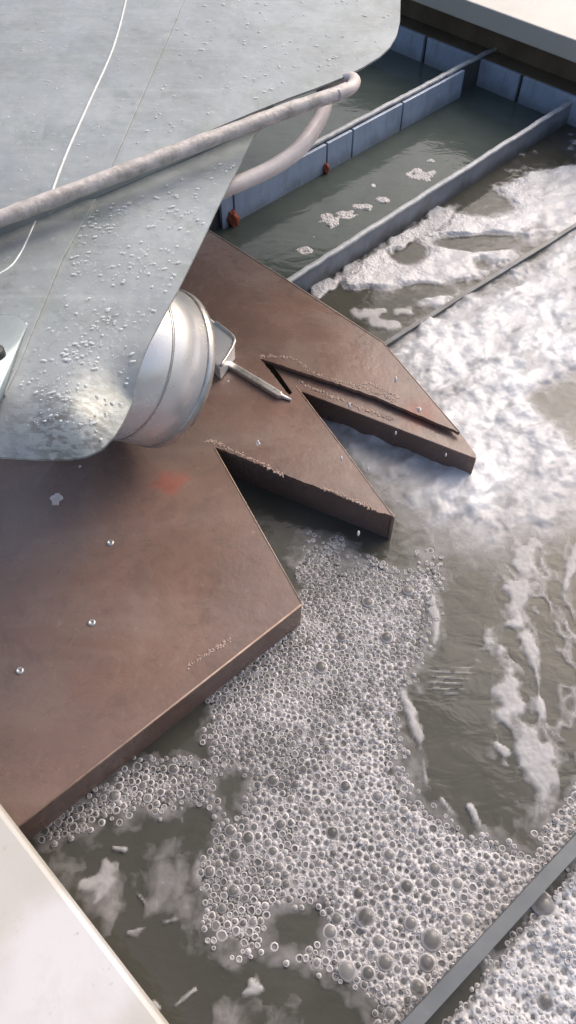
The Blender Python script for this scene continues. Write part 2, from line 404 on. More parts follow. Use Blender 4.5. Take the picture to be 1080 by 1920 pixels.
# tiles on the side facing the camera
front = -n1 if (-n1).y < 0 else n1
xs = [(405, 430), (430, 604), (604, 652), (652, 745), (745, 860)]
def on1(px):
    lo, hi = 0., (B1-A1).length
    for _ in range(50):
        mid = (lo+hi)/2; p = A1+d1*mid
        if proj(p.x, p.y, .04)[0] < px: lo = mid
        else: hi = mid
    return lo
for a, b in xs:
    sa, sb = on1(a)+.003, on1(b)-.003
    p, q = A1+d1*sa+front*.0125, A1+d1*sb+front*.0125
    obj('tile', wall_prism(p, q, .009, -.1, .074, .0015), TILE, t1)
for px_, s in ((601, .008), (424, .014)):
    c = A1+d1*on1(px_)+front*.020
    bm = bmesh.new()
    bmesh.ops.create_icosphere(bm, subdivisions=3, radius=1)
    for v in bm.verts:
        k = 1+.35*math.sin(v.co.x*5+v.co.z*4)*math.cos(v.co.y*6+1)
        v.co = Vector((c.x+v.co.x*s*k, c.y+v.co.y*s*.8*k, .012+v.co.z*s*1.7*k))
    obj('rust_lump', bm, RUST, t1, True)
t2, A2, B2, d2, n2 = partition('grey partition between the clear green channel and the frothy one', (560, 512), (1085, 180), .011, .06, SLATE, ext0=.3, ext1=.12)
t3, A3, B3, d3, n3 = partition('low dark partition almost drowned in white froth', (735, 632), (1080, 418), .010, .017, SLATE, pale_top=False, ext0=.3, ext1=.5)
t4, A4, B4, d4, n4 = partition('thick grey partition crossing the foam at the bottom right', (800, 1892), (1080, 1586), .017, .045, SLATEB, pale_top=False, ext0=.35, ext1=1.2)

# ------------------------------------------------------------------ the brown discharge chute
ZP, TP = .072, .007
def XY(pts, z): return [P(x, y, z) for x, y in pts]
chute = empty('discharge_chute', 'brown painted plate chute with forked outlets over the foaming water', 'chute', P(350, 1000, 0)[:2]+(0,))
outline = [(-60, 1625), (566, 1132), (402, 838), (738, 969), (556, 727), (543, 741), (488, 672), (700, 742), (862, 811), (716, 640), (391, 431), (200, 306), (-260, 420), (-330, 1000), (-160, 1520)]
def worn_outline(pts, step=.006, amp=.0006):
    out = []
    for a, b in zip(pts, pts[1:]+pts[:1]):
        n = max(1, int((b-a).length/step)); e = (b-a).normalized(); nn = Vector((-e.y, e.x, 0))
        for i in range(n): out.append(a+(b-a)*i/n+(nn*random.gauss(0, amp) if i else Vector((0, 0, 0))))
    return out
obj('top_plate', prism(worn_outline(XY(outline, ZP)), ZP-TP, ZP, 0), BROWN, chute)
zf = ZP-.012
fl = XY([(497, 664), (620, 700), (740, 742), (850, 794), (893, 852), (892, 860), (566, 734), (553, 744)], zf)
obj('flange', prism(fl, zf-.006, zf, .0012), BROWN, chute)
def skirt(a, b, z, zl=-.03, th=.006):
    p, q = P(*a, z), P(*b, z); d = (q-p).normalized(); n = Vector((-d.y, d.x, 0))
    if n.y > 0: n = -n
    p, q = p-n*(th/2+.001), q-n*(th/2+.001)
    return wall_prism(p, q, th, zl, z-.0005, .001)
obj('skirt', skirt((-50, 1617), (566, 1133), ZP-TP), BROWN, chute)
obj('skirt', skirt((402, 839), (738, 970), ZP-TP), BROWN, chute)
obj('skirt', skirt((566, 735), (892, 861), zf-.006, .003), BROWN, chute)
# the ends of the channels, seen edge on
pe = P(738, 969, ZP-TP)
obj('end_lip', wall_prism(P(738, 970, ZP-TP), P(728, 955, ZP-TP), .006, -.03, ZP-TP-.0005, .001), BROWN, chute)
def bead(pts, z, r, n=9, amp=.6):
    """crumbly run of hardened resin: flattened lumps along a path"""
    path = smooth_path([P(x, y, z) for x, y in pts], 14); bm = bmesh.new()
    for i, p in enumerate(path):
        for _ in range(3):
            k = r*random.uniform(.25, .75); c = p+Vector((random.gauss(0, r*.6), random.gauss(0, r*.6), -.0002))
            st = bmesh.ops.create_icosphere(bm, subdivisions=1, radius=1); a = random.random()*6
            for v in st['verts']:
                q = v.co*(1+random.uniform(-.22, .22)); x, y = q.x*1.5, q.y
                v.co = Vector((c.x+(x*math.cos(a)-y*math.sin(a))*k, c.y+(x*math.sin(a)+y*math.cos(a))*k, c.z+q.z*k*.42))
    return bm
obj('weld_bead', bead([(388, 828), (404, 830), (450, 852), (490, 870), (530, 892)], ZP, .0034), BEAD, chute, True)
obj('weld_bead', bead([(605, 915), (645, 930), (680, 946), (715, 960)], ZP, .0030), BEAD, chute, True)
obj('weld_bead', bead([(488, 668), (545, 672), (590, 700), (660, 722), (720, 742), (740, 752)], ZP, .0032), BEAD, chute, True)
obj('weld_bead', bead([(560, 716), (620, 742), (690, 770), (735, 786)], zf, .0040), BEAD, chute, True)
obj('weld_bead', bead([(352, 1250), (385, 1228), (410, 1212), (432, 1200)], ZP, .0028), BEAD, chute, True)
obj('weld_bead', bead([(670, 722), (690, 718), (720, 732), (745, 746)], ZP, .0028), BEAD, chute, True)
obj('edge_highlight', tube([P(566, 1133, ZP)+Vector((0, 0, -.0005)), P(300, 1342, ZP), P(-40, 1609, ZP)], .0016, 8), PALE, chute, True)  # edge highlights drawn as thin pale lines along the plate
obj('edge_highlight', tube([P(566, 1132, ZP), P(484, 985, ZP), P(402, 839, ZP)], .0012, 8), PALE, chute, True)
obj('edge_highlight', tube([P(738, 969, ZP), P(640, 836, ZP), P(555, 724, ZP)], .0011, 8), PALE, chute, True)
obj('edge_highlight', tube([P(716, 640, ZP), P(790, 726, ZP), P(862, 811, ZP)], .0011, 8), PALE, chute, True)
obj('edge_highlight', tube([P(392, 432, ZP), P(550, 533, ZP), P(715, 640, ZP)], .0014, 8), PALE, chute, True)
for x, y in ((207, 1018), (172, 1168), (37, 1258)):
    c = P(x, y, ZP)
    obj('bolt', lathe(c-Vector((0, 0, .002)), (0, 0, 1), [(0, .0062), (.003, .006), (.0042, .0045), (.0042, .0026), (.0022, .0024)], 14), STEEL, chute, True)
# the slot's dark gap is real: the plates part there and the water shows below

# ------------------------------------------------------------------ motor under the hood
R = .133
ax = Vector((.613, .33, -.564)).normalized()
tc = (H-.187)/.70
E0 = P(303, 692, .187)
motor = empty('motor', 'round white motor housing tilted down onto the brown plate', 'motor', E0[:])
L = .25
obj('housing', lathe(E0, ax, [(-L, R*.96), (-.125, R*.965), (-.118, R*.99), (-.06, R*.99), (-.002, R*.99), (.0, R*.9)], 72), WHITE, motor, True)
obj('rim_band', lathe(E0, ax, [(-.012, R*.992), (-.010, R*1.010), (-.002, R*1.013), (.003, R*1.006), (.004, R*.93)], 72), STEEL, motor, True)
obj('seam_band', lathe(E0, ax, [(-.0815, R*.985), (-.081, R*.997), (-.077, R*.997), (-.0765, R*.985)], 72), STEEL, motor, True)
# bracket and clamp bar
zb = .105
b4 = [P(x, y, zb) for x, y in ((385, 588), (436, 628), (440, 650), (412, 690), (380, 660))]
obj('bracket', prism(b4, ZP+.001, zb, .004), WHITE, motor)
fr = [P(x, y, zb+.001) for x, y in ((404, 604), (436, 630), (437, 648), (414, 686))]
obj('bracket_rim', tube(smooth_path(fr, 6), .003, 8), STEEL, motor, True)
p, q = P(424, 672, .090), P(524, 738, .082)
d = (q-p).normalized(); n = Vector((-d.y, d.x, 0)).normalized()
bm = bmesh.new()
bar = [p-n*.0065, q-n*.0065, q+d*.008, q+n*.0065, p+n*.0065]
obj('clamp_bar', prism([v.to_2d() for v in bar], ZP+.001, .083, .002), STEEL, motor)
obj('clamp_tip', tube([P(520, 737, .078), P(532, 744, .076), P(546, 750, .075)], [.005, .004, .0025], 8), STEEL, motor, True)

# ------------------------------------------------------------------ galvanised hood and its handle
ZH = .47
hood = empty('metal_hood', 'wet galvanised sheet metal hood with a pale handle bar across it', 'hood', P(250, 350, ZH)[:])
def sheet(poly, z, th=.003, bend=None, sub=0):
    bm = prism(XY(poly, z), z-th, z, 0)
    if sub:
        bmesh.ops.triangulate(bm, faces=bm.faces)
        for _ in range(sub):
            es = [e for e in bm.edges if e.calc_length() > .012]
            bmesh.ops.subdivide_edges(bm, edges=es, cuts=1); bmesh.ops.triangulate(bm, faces=bm.faces)
    if bend:
        for v in bm.verts: v.co.z += bend(v.co)
    return bm
def pxof(co): return proj(co.x, co.y, co.z)
nose = [P(x, y, ZH) for x, y in ((-150, 845), (0, 852), (60, 856), (110, 857), (160, 848), (200, 822), (222, 770), (250, 700), (330, 548), (475, 255))]
def edge_dist(co):
    best = 9
    for a, b in zip(nose, nose[1:]):
        e = (b-a).to_2d(); t = max(0, min(1, (co.to_2d()-a.to_2d()).dot(e)/e.length_squared)); best = min(best, (co.to_2d()-a.to_2d()-e*t).length)
    return best
NOSE = [P(x, y, ZH) for x, y in ((-220, 812), (0, 820), (60, 823), (110, 823), (150, 817), (180, 803), (204, 780), (222, 750), (238, 718))]
def nose_drop(x, y):
    d = sdf_line(np.atleast_1d(x), np.atleast_1d(y), [(p.x, p.y) for p in NOSE]); return .034*(1-np.clip(d/.085, 0, 1))**2.2
low = [(-150, 120), (480, 120), (520, 215), (476, 254), (402, 402), (331, 548), (272, 655), (238, 718), (222, 750), (204, 780), (180, 803), (150, 817), (110, 823), (60, 823), (0, 820), (-150, 815)]
bm = bmesh.new(); lp = [bm.verts.new(p) for p in XY(low, ZH)]; bm.faces.new(lp); bmesh.ops.triangulate(bm, faces=bm.faces)
for lim in (.1, .05, .026, .014, .009):
    es = [e for e in bm.edges if e.calc_length() > lim]
    bmesh.ops.subdivide_edges(bm, edges=es, cuts=1); bmesh.ops.triangulate(bm, faces=[f for f in bm.faces if len(f.verts) > 3])
co = np.array([v.co[:] for v in bm.verts]); dz = nose_drop(co[:, 0], co[:, 1])+(fbm(co[:, 0]*9, co[:, 1]*9, 71, 3)-.5)*.004
for v, z in zip(bm.verts, dz): v.co.z -= z
bmesh.ops.recalc_face_normals(bm, faces=bm.faces)
if sum(f.normal.z for f in bm.faces) < 0: bmesh.ops.reverse_faces(bm, faces=bm.faces)
be = [e for e in bm.edges if e.is_boundary]; r = bmesh.ops.extrude_edge_only(bm, edges=be)
for e in be: e.smooth = False
for v in [g for g in r['geom'] if isinstance(g, bmesh.types.BMVert)]: v.co.z -= .003
obj('lower_sheet', bm, GALV, hood, True)
ZU = ZH+.03
up = [(-150, -200), (770, -200), (756, -80), (751, 0), (750, 40), (744, 66), (731, 88), (712, 106), (680, 126), (640, 146), (590, 166), (540, 184), (470, 212), (300, 284), (150, 346), (-150, 470)]
obj('upper_sheet', sheet(up, ZU, .003), GALV, hood)
# upright back of the upper sheet that closes the gap at its lower edge
a, b = P(470, 212, ZU), P(-150, 470, ZU)
obj('step_web', wall_prism(a-Vector((0, -.004, 0)), b-Vector((0, -.004, 0)), .003, ZH+.0005, ZU-.0035, 0), GALV, hood)
def rib(pts, z, r): return tube(smooth_path([P(x, y, z) for x, y in pts], 8), r, 8)
obj('fold_rib', rib([(244, -60), (236, 0), (212, 90), (168, 190), (128, 280), (104, 342), (97, 364)], ZU+.0022, .0021), PALEZ, hood, True)
obj('fold_rib', rib([(92, 352), (72, 402), (52, 448), (38, 476), (18, 502), (-20, 524)], ZH+.003, .0020), PALEZ, hood, True)
# lap joints: a second sheet laid over, whose edge makes the line
obj('lap_sheet', prism(XY([(345, 0), (300, 105), (205, 320), (130, 352), (-150, 462), (-150, -150), (415, -150)], ZU+.0022), ZU+.0004, ZU+.0022, .0006), GALV, hood)
obj('lap_sheet', prism(XY([(180, 372), (118, 482), (64, 612), (30, 695), (8, 738), (-150, 770), (-150, 420), (40, 385)], ZH+.004), ZH-.001, ZH+.004, .0006), GALV, hood)
g = bmesh.new()
gv = [P(-120, 585, ZH+.004), P(34, 590, ZH+.004), P(52, 606, ZH+.006), P(-6, 738, ZH+.020), P(-120, 780, ZH+.028)]
lo_ = [g.verts.new((v.x, v.y, ZH+.0026)) for v in gv]; hi_ = [g.verts.new(v) for v in gv]
g.faces.new(hi_); g.faces.new(lo_[::-1])
for i in range(5): g.faces.new((lo_[i], lo_[(i+1) % 5], hi_[(i+1) % 5], hi_[i]))
bmesh.ops.bevel(g, geom=list(g.edges), offset=.0015, segments=2, affect='EDGES')
obj('corner_gusset', g, GUSSET, hood, True)
obj('grommet', lathe(P(-8, 668, ZH+.012), (0, 0, 1), [(0, .012), (.008, .012), (.011, .009), (.011, .004), (.006, .003)], 20), DARK, hood, True)
# handle: long bar, hooked end and the brace that curves back underneath
zr = ZU+.010
bar_px = [(-120, 452), (0, 410), (110, 369), (220, 327), (330, 285), (440, 244), (540, 207), (620, 180), (650, 168)]
path = smooth_path([P(x, y, zr) for x, y in bar_px], 6)
rr = [.0108*(1+.10*(random.random()-.5)) for _ in path]
obj('handle_bar', tube(path, rr, 14), BARM, hood, True)
hook = smooth_path([P(630, 178, zr), P(656, 166, zr), P(665, 154, zr-.004), P(658, 147, zr-.012), P(636, 152, zr-.022), P(606, 162, zr-.026)], 6)
obj('handle_hook', tube(hook, .0098, 14), PINK, hood, True)
br = smooth_path([P(606, 160, zr-.026), P(608, 200, zr-.04), P(590, 240, zr-.055), P(560, 280, zr-.065), P(510, 315, zr-.07), P(440, 347, zr-.07), P(360, 378, zr-.07), P(300, 400, zr-.07)], 7)
obj('handle_brace', tube(br, .0125, 14), PINK, hood, True)
# drops of water on the sheets: far too many to count
def domes(centres, radii, hts, seg, rings, zoff=None, stretch=None):
    n = len(centres); ang = np.arange(seg)*2*np.pi/seg
    ph = np.linspace(0, np.pi/2, rings+1)[:-1]
    ring = np.concatenate([np.stack([np.cos(a)*np.cos(ang), np.cos(a)*np.sin(ang), np.full(seg, np.sin(a))], 1) for a in ph]+[np.array([[0, 0, 1.]])])
    nv = len(ring)
    V = np.repeat(ring[None], n, 0)*np.stack([radii, radii, hts], 1)[:, None, :]
    if stretch is not None:
        s, a = stretch; x = V[..., 0]*s[:, None]; y = V[..., 1]
        V[..., 0] = x*np.cos(a)[:, None]-y*np.sin(a)[:, None]; V[..., 1] = x*np.sin(a)[:, None]+y*np.cos(a)[:, None]
    V = V+centres[:, None, :]
    f = []
    for r in range(rings-1):
        for k in range(seg):
            a, b = r*seg+k, r*seg+(k+1) % seg; f += [(a, b, b+seg), (a, b+seg, a+seg)]
    r = rings-1
    for k in range(seg): f.append((r*seg+k, r*seg+(k+1) % seg, nv-1))
    f = np.array(f)
    FF = (f[None]+(np.arange(n)*nv)[:, None, None]).reshape(-1, 3)
    return V.reshape(-1, 3), FF, np.tile(np.sin(np.concatenate([np.repeat(ph, seg), [np.pi/2]])), n), nv
def scatter_px(n, poly, z, dens=None):
    xs = [p[0] for p in poly]; ys = [p[1] for p in poly]
    X = rng.uniform(min(xs), max(xs), n); Y = rng.uniform(min(ys), max(ys), n)
    k = sdf_poly(X, Y, poly) > 6
    if dens is not None: k &= rng.random(n) < dens(X, Y)
    return np.array([P(x, y, z)[:] for x, y in zip(X[k], Y[k])]).reshape(-1, 3)
c1 = scatter_px(7500, [(-20, -60), (750, -60), (745, 50), (690, 110), (520, 175), (300, 260), (100, 340), (-20, 380)], ZU+.0006, lambda X, Y: np.clip(.16+.84*sstep(220, 520, X), 0, 1)*np.clip(fbm(X/60, Y/60, 5)*2.2-.5, .08, 1)*.7)
c2 = scatter_px(5600, [(100, 420), (460, 280), (390, 420), (250, 680), (190, 800), (40, 790), (30, 720), (130, 490)], ZH+.0006, lambda X, Y: np.clip(fbm(X/50, Y/50, 9)*2.4-.6, .10, 1)*.75)
c2[:, 2] -= nose_drop(c2[:, 0], c2[:, 1])-.0012+(fbm(c2[:, 0]*9, c2[:, 1]*9, 71, 3)-.5)*.004
c3 = scatter_px(420, [(0, 0), (300, 0), (200, 300), (0, 380)], ZU+.0024)
cc = np.concatenate([c1, c2, c3]); n = len(cc)
rad = .0006+.0024*rng.random(n)**4.5
rad = np.minimum(rad*.8, .0019); rad[:len(c1)] *= 1.2
V, FC, _, _ = domes(cc, rad, rad*.34, 9, 3, stretch=(1+1.6*rng.random(n)**2, rng.uniform(-.5, .7, n)))
o = np_mesh('water_drops', V, FC, DROP); o['kind'] = 'stuff'
o.parent = hood; o.matrix_parent_inverse = Matrix.Translation(hood.location).inverted()

# ------------------------------------------------------------------ foam cover, read off the photograph as regions of the water
def field(x, y):
    """cover (0..1) of foam, churn (0..1) and bubble density at places on the water"""
    X, Y = proj(x, y, np.zeros_like(x)+.004)
    nz = (fbm(x*14, y*14, 3, 5)-.5); nf = (fbm(x*45, y*45, 13, 4)-.5)
    wob = nz*90+nf*36
    churn_poly = [(690, 660), (760, 612), (860, 552), (960, 492), (1120, 395), (1300, 380), (1300, 830), (1110, 950), (1010, 985), (900, 1000), (830, 985), (770, 930), (650, 830), (600, 790)]
    s = sdf_poly(X, Y, churn_poly)+wob*.8
    low = sstep(780, 960, Y); churn = sstep(-25-90*low, 45+30*low, s); softz = sstep(-170, -40, s)
    # clear opening in the froth at the right edge
    e = sdf_poly(X, Y, [(985, 735), (1040, 700), (1110, 690), (1110, 830), (1060, 815), (1010, 790)])+wob*.7
    churn = churn*(1-.7*sstep(-15, 40, e))
    churn = churn*(.80+.20*sstep(.3, .5, fbm(x*9, y*9, 78, 4)))
    # spray sheet leaving the slots
    e = sdf_poly(X, Y, [(585, 785), (640, 785), (890, 870), (980, 1000), (830, 1030), (760, 1010), (700, 930)])+wob*.5
    mist = np.maximum(sstep(-45, 70, e)*.62, .85*(1-sstep(.2, 1.2, sdf_line(X, Y, [(598, 788), (650, 815), (720, 870), (800, 925)])/(26+np.clip(X-600, 0, 300)*.16)+nz*1.2)))
    ch3 = sdf_poly(X, Y, [(596, 545), (700, 462), (830, 385), (950, 320), (1085, 255), (1250, 180), (1250, 350), (1080, 425), (900, 530), (800, 592), (700, 560), (640, 520)])+wob
    c3 = sstep(-8, 30, ch3)*.92
    for (bx, by, ra, rb) in ((905, 382, 55, 26), (760, 470, 45, 26), (900, 455, 110, 16), (690, 570, 90, 36), (1010, 300, 70, 16), (800, 545, 60, 14)):
        q = np.sqrt(((X-bx)/ra)**2+((Y-by)/rb)**2)+nz*.9
        c3 = c3*(1-.9*(1-sstep(.6, 1.15, q)))
    c3 = np.maximum(c3, .8*sstep(10, 2, sdf_line(X, Y, [(596, 548), (690, 490), (760, 445), (840, 395)])+wob*.45-2))
    c2 = np.zeros_like(X)
    for (bx, by, ra, rb) in ((785, 322, 34, 17), (806, 299, 16, 7), (615, 415, 26, 18), (590, 440, 26, 14), (575, 468, 22, 11), (650, 400, 24, 12), (680, 385, 20, 8), (712, 372, 18, 8), (700, 345, 9, 6)):
        q = np.sqrt(((X-bx)/ra)**2+((Y-by)/rb)**2)+nz*1.4+nf*1.0
        c2 = np.maximum(c2, .72*(1-sstep(.55, 1.05, q)))
    # bubbly raft
    raft = [(545, 1130), (560, 1060), (590, 1020), (625, 1020), (640, 1070), (690, 1045), (760, 1075), (815, 1045), (832, 1090), (815, 1160), (790, 1215), (765, 1255), (750, 1300), (740, 1340), (742, 1450), (770, 1505), (850, 1560), (930, 1605), (990, 1600), (1030, 1530), (1090, 1480), (1130, 1480), (1130, 1530), (790, 1900), (730, 1960), (690, 1880), (640, 1850), (600, 1830), (545, 1790), (490, 1780), (400, 1765), (385, 1690), (388, 1600), (405, 1560), (385, 1510), (330, 1500), (250, 1530), (110, 1565), (70, 1545), (200, 1480), (260, 1430), (360, 1440), (390, 1420), (380, 1310), (470, 1220)]
    rs = sdf_poly(X, Y, raft)+wob*.75
    for pl, k in (([(395, 1435), (470, 1440), (470, 1500), (450, 1560), (405, 1540), (385, 1480)], 1), ([(480, 1780), (505, 1700), (560, 1690), (620, 1680), (620, 1780), (560, 1800)], 1), ([(630, 1000), (720, 1010), (700, 1050), (650, 1060)], 1), ([(250, 1370), (380, 1310), (390, 1400), (300, 1440)], 1), ([(480, 1620), (520, 1640), (510, 1700), (470, 1690)], .6)):
        h = sdf_poly(X, Y, pl)+wob*.3; rs = np.minimum(rs, np.where(k == 1, -h, np.maximum(-h, 6)))
    film = .34*sstep(-42, 6, rs+nf*50+nz*30); raftc = sstep(-6, 16, rs); stray = sstep(-45, 0, rs)*.085
    dense = np.clip(.35+.65*sstep(380, 760, X)*sstep(1150, 1500, Y)+.3*sstep(640, 780, X), 0, 1)     # how closely packed
    b4 = sdf_poly(X, Y, [(1090, 1595), (820, 1925), (780, 2050), (1400, 2050), (1400, 1300)])+wob*.2
    beyond = sstep(-10, 25, b4)
    st = np.zeros_like(X)
    for pts, wd in (([(955, 985), (985, 1060), (965, 1130), (990, 1200), (1000, 1240)], 26), ([(925, 1210), (960, 1250), (950, 1310), (990, 1380), (1010, 1450), (1020, 1500)], 22), ([(985, 1180), (1005, 1260), (1015, 1340)], 9),
                    ([(755, 1300), (775, 1350), (790, 1400), (800, 1470)], 9), ([(800, 1100), (820, 1160), (815, 1205)], 8), ([(880, 1510), (905, 1555)], 8), ([(830, 1500), (850, 1525)], 7), ([(930, 1395), (950, 1412)], 7),
                    ([(240, 1745), (290, 1735), (345, 1718)], 13), ([(262, 1680), (275, 1700)], 8), ([(470, 1842), (490, 1850), (455, 1862)], 9), ([(330, 1885), (365, 1855)], 8), ([(285, 1880), (295, 1890)], 8), ([(160, 1660), (195, 1650)], 14), ([(180, 1690), (205, 1625)], 14), ([(215, 1590), (235, 1592)], 6),
                    ([(670, 590), (720, 580)], 8), ([(740, 582), (765, 582)], 8), ([(700, 606), (745, 608)], 8), ([(1060, 1100), (1085, 1010)], 8)):
        q = sdf_line(X, Y, pts)/wd+nz*2.4+nf*2.6
        st = np.maximum(st, .66*(1-sstep(.1, 1.25, q)))
    wx = fbm(x*7+y*3, y*5-x*2, 61, 4); wisp = 1-np.abs(fbm(x*30+wx*5, y*8+wx*6, 62, 4)-.5)*9
    reg = np.clip(sdf_poly(X, Y, [(890, 1000), (1300, 900), (1300, 1520), (1000, 1580), (930, 1540), (900, 1420), (905, 1230)])/60, 0, 1)
    left = np.clip(sdf_poly(X, Y, [(60, 1600), (380, 1520), (390, 1760), (560, 1800), (720, 1960), (300, 1960)])/50, 0, 1)
    wisp = np.clip(wisp, 0, 1)*(.50*reg*sstep(.45, .62, wx)+0*wx)
    wisp = np.maximum(wisp, .42*left*sstep(.50, .66, fbm(x*13, y*10, 64, 5))*(.5+fbm(x*50, y*40, 65, 3)*.7))
    rp = sdf_poly(X, Y, [(800, 1250), (905, 1235), (890, 1275), (850, 1320), (800, 1300)])+wob*.3
    wisp = np.maximum(wisp, .45*sstep(-8, 20, rp)*sstep(.1, .7, np.sin(Y*.62+nz*9)*.5+.5))  # light on the ripples painted as pale bands of cover
    cover = np.maximum.reduce([wisp, film, churn*.98, mist*.8, c3, c2, raftc*(.36+.40*dense), beyond*.97, st])
    # under the partition feet
    bub = np.maximum(raftc*(.55+.45*dense), np.maximum(np.maximum(beyond*.40, churn*.022), np.maximum(np.maximum(c3*.0, st*.04), stray)))
    soft = np.clip(np.maximum.reduce([softz, sstep(.0, .06, mist), (wisp > .02)*1., (film > .02)*1., 1.*(st > raftc*.5)*(st > .02), .45*(c3 > .02), churn])*(1-sstep(.2, .6, raftc))*(1-.6*beyond)+.55*beyond, 0, 1)
    return soft, X, Y, cover, np.clip(np.maximum.reduce([churn, beyond*.75, mist, c3*.7, st*.5]), 0, 1), bub, raftc, beyond

G = .0032
gx = np.arange(-.62, 1.55, G); gy = np.arange(-.10, 2.75, G)
XX, YY = np.meshgrid(gx, gy, indexing='ij')
soft, PX, PY, cover, churn, bub, raftc, beyond = field(XX, YY)
ddx, ddy = .82, .57                                                                # the way the water is thrown
ux = XX*ddx+YY*ddy; uy = -XX*ddy+YY*ddx
lump = (1-worley(ux*8+fbm(XX*20, YY*20, 51)*1.1, uy*21+fbm(XX*17, YY*17, 52)*1.2, 31))*.45+(1-worley(ux*26, uy*36, 32))*.16+fbm(ux*30, uy*42, 33, 3)*.35
far_k = np.clip(YY/1.2, .5, 1)
hgt = -.006+cover*.011+churn*(.023*np.clip(lump, 0, 1)-.006)*sstep(.2, .9, cover)+(fbm(XX*40, YY*40, 40, 4)-.5)*.007*sstep(.2, .7, cover)*(1-.7*soft)
hgt = hgt-.02*(1-sstep(.02, .16, cover))*(1-sstep(.2, .6, soft))
pore = sstep(.60, .72, fbm(ux*20+fbm(XX*30, YY*30, 82)*1.5, uy*30, 81, 4))*sstep(.3, .8, churn); cover = cover*(1-.26*pore); cover0 = cover.copy()
hgt = np.where(soft > .3, np.maximum(hgt, .0012+.004*cover), hgt)

# bubbles by dart throwing, big ones first
cell = .012; table = {}
acc = []
def try_put(x, y, r, k):
    ci, cj = int(x//cell), int(y//cell); m = int((r+.02)/cell)+1
    for i in range(ci-m, ci+m+1):
        for j in range(cj-m, cj+m+1):
            for (a, b, c) in table.get((i, j), ()):
                if (a-x)**2+(b-y)**2 < (k*(r+c))**2: return False
    table.setdefault((ci, cj), []).append((x, y, r)); acc.append((x, y, r)); return True
vis = (PX > -60) & (PX < 1140) & (PY > 230) & (PY < 1980) & (bub > .06)
ii, jj = np.nonzero(vis); bw = bub[ii, jj]; pb = bw/bw.sum()
def throw(n, r0, r1, k, sel=None):
    p = pb if sel is None else (pb*sel[ii, jj])/max((pb*sel[ii, jj]).sum(), 1e-9)
    idx = rng.choice(len(ii), n, p=p); jx = rng.uniform(-.5, .5, (n, 2))*G; rads = rng.uniform(r0, r1, n)
    for a, (i, (ox, oy), r) in enumerate(zip(idx, jx, rads)):
        try_put(gx[ii[i]]+ox, gy[jj[i]]+oy, r, k)
# a few large ones seen in the photograph
for x, y, r in ((602, 1252, 13), (725, 1196, 12), (808, 1762, 18), (762, 1663, 13), (770, 1732, 12), (722, 1805, 14), (800, 1805, 14), (650, 1820, 15), (690, 1825, 12), (782, 1852, 14), (640, 1195, 10), (1020, 1700, 19), (1020, 1880, 14), (690, 1130, 11), (765, 1108, 11), (685, 1720, 17)):
    p = P(x, y); d = math.sqrt(p.x**2+p.y**2+H*H)
    try_put(p.x, p.y, r/F*d, .9)
near_ = sstep(1150, 1750, PY)
throw(60, .0070, .0092, .95, near_*raftc+.12*beyond)
throw(1500, .0050, .0062, .90, near_*raftc+.03+.2*beyond)
throw(22000, .0038, .0050, .86, raftc*(.3+near_)+.06)
throw(90000, .0021, .0036, .86, raftc*1.0+.25)
BB = np.array(acc)
# bubbles sit in dimples of the froth, which opens under the larger ones
for (x, y, r) in acc:
    if r < .0040: continue
    i0, i1 = int((x-r-gx[0])/G), int((x+r-gx[0])/G)+2; j0, j1 = int((y-r-gy[0])/G), int((y+r-gy[0])/G)+2
    i0 = max(i0, 0); j0 = max(j0, 0)
    sx, sy = XX[i0:i1, j0:j1], YY[i0:i1, j0:j1]
    q = np.sqrt((sx-x)**2+(sy-y)**2)/r
    k = 1-sstep(.45, 1.0, q)
    cover[i0:i1, j0:j1] *= 1-.80*k
    hgt[i0:i1, j0:j1] -= .004*k
# mesh of the froth: only where there is any
hide = sdf_poly(PX, PY, [(-400, 1700), (520, 1132), (402, 900), (690, 985), (553, 800), (850, 850), (700, 660), (391, 470), (-400, 300)]) > 25
keep = (cover > .03) & ~hide & (PX > -350) & (PX < 1450)
kc = keep[:-1, :-1] | keep[1:, :-1] | keep[:-1, 1:] | keep[1:, 1:]
ny = len(gy); I, J = np.nonzero(kc); a = I*ny+J
quads = np.stack([a, a+ny, a+ny+1, a+1], 1)
used = np.unique(quads); remap = np.full(len(gx)*ny, -1); remap[used] = np.arange(len(used))
Vf = np.stack([XX.ravel()[used], YY.ravel()[used], hgt.ravel()[used]], 1)
fo = np_mesh('foam', Vf, remap[quads], FOAM, {'cover': cover.ravel()[used], 'churn': churn.ravel()[used], 'soft': soft.ravel()[used]})
tag(fo, 'white froth and bubbly scum spread over the churning water', 'foam', None, 'stuff')
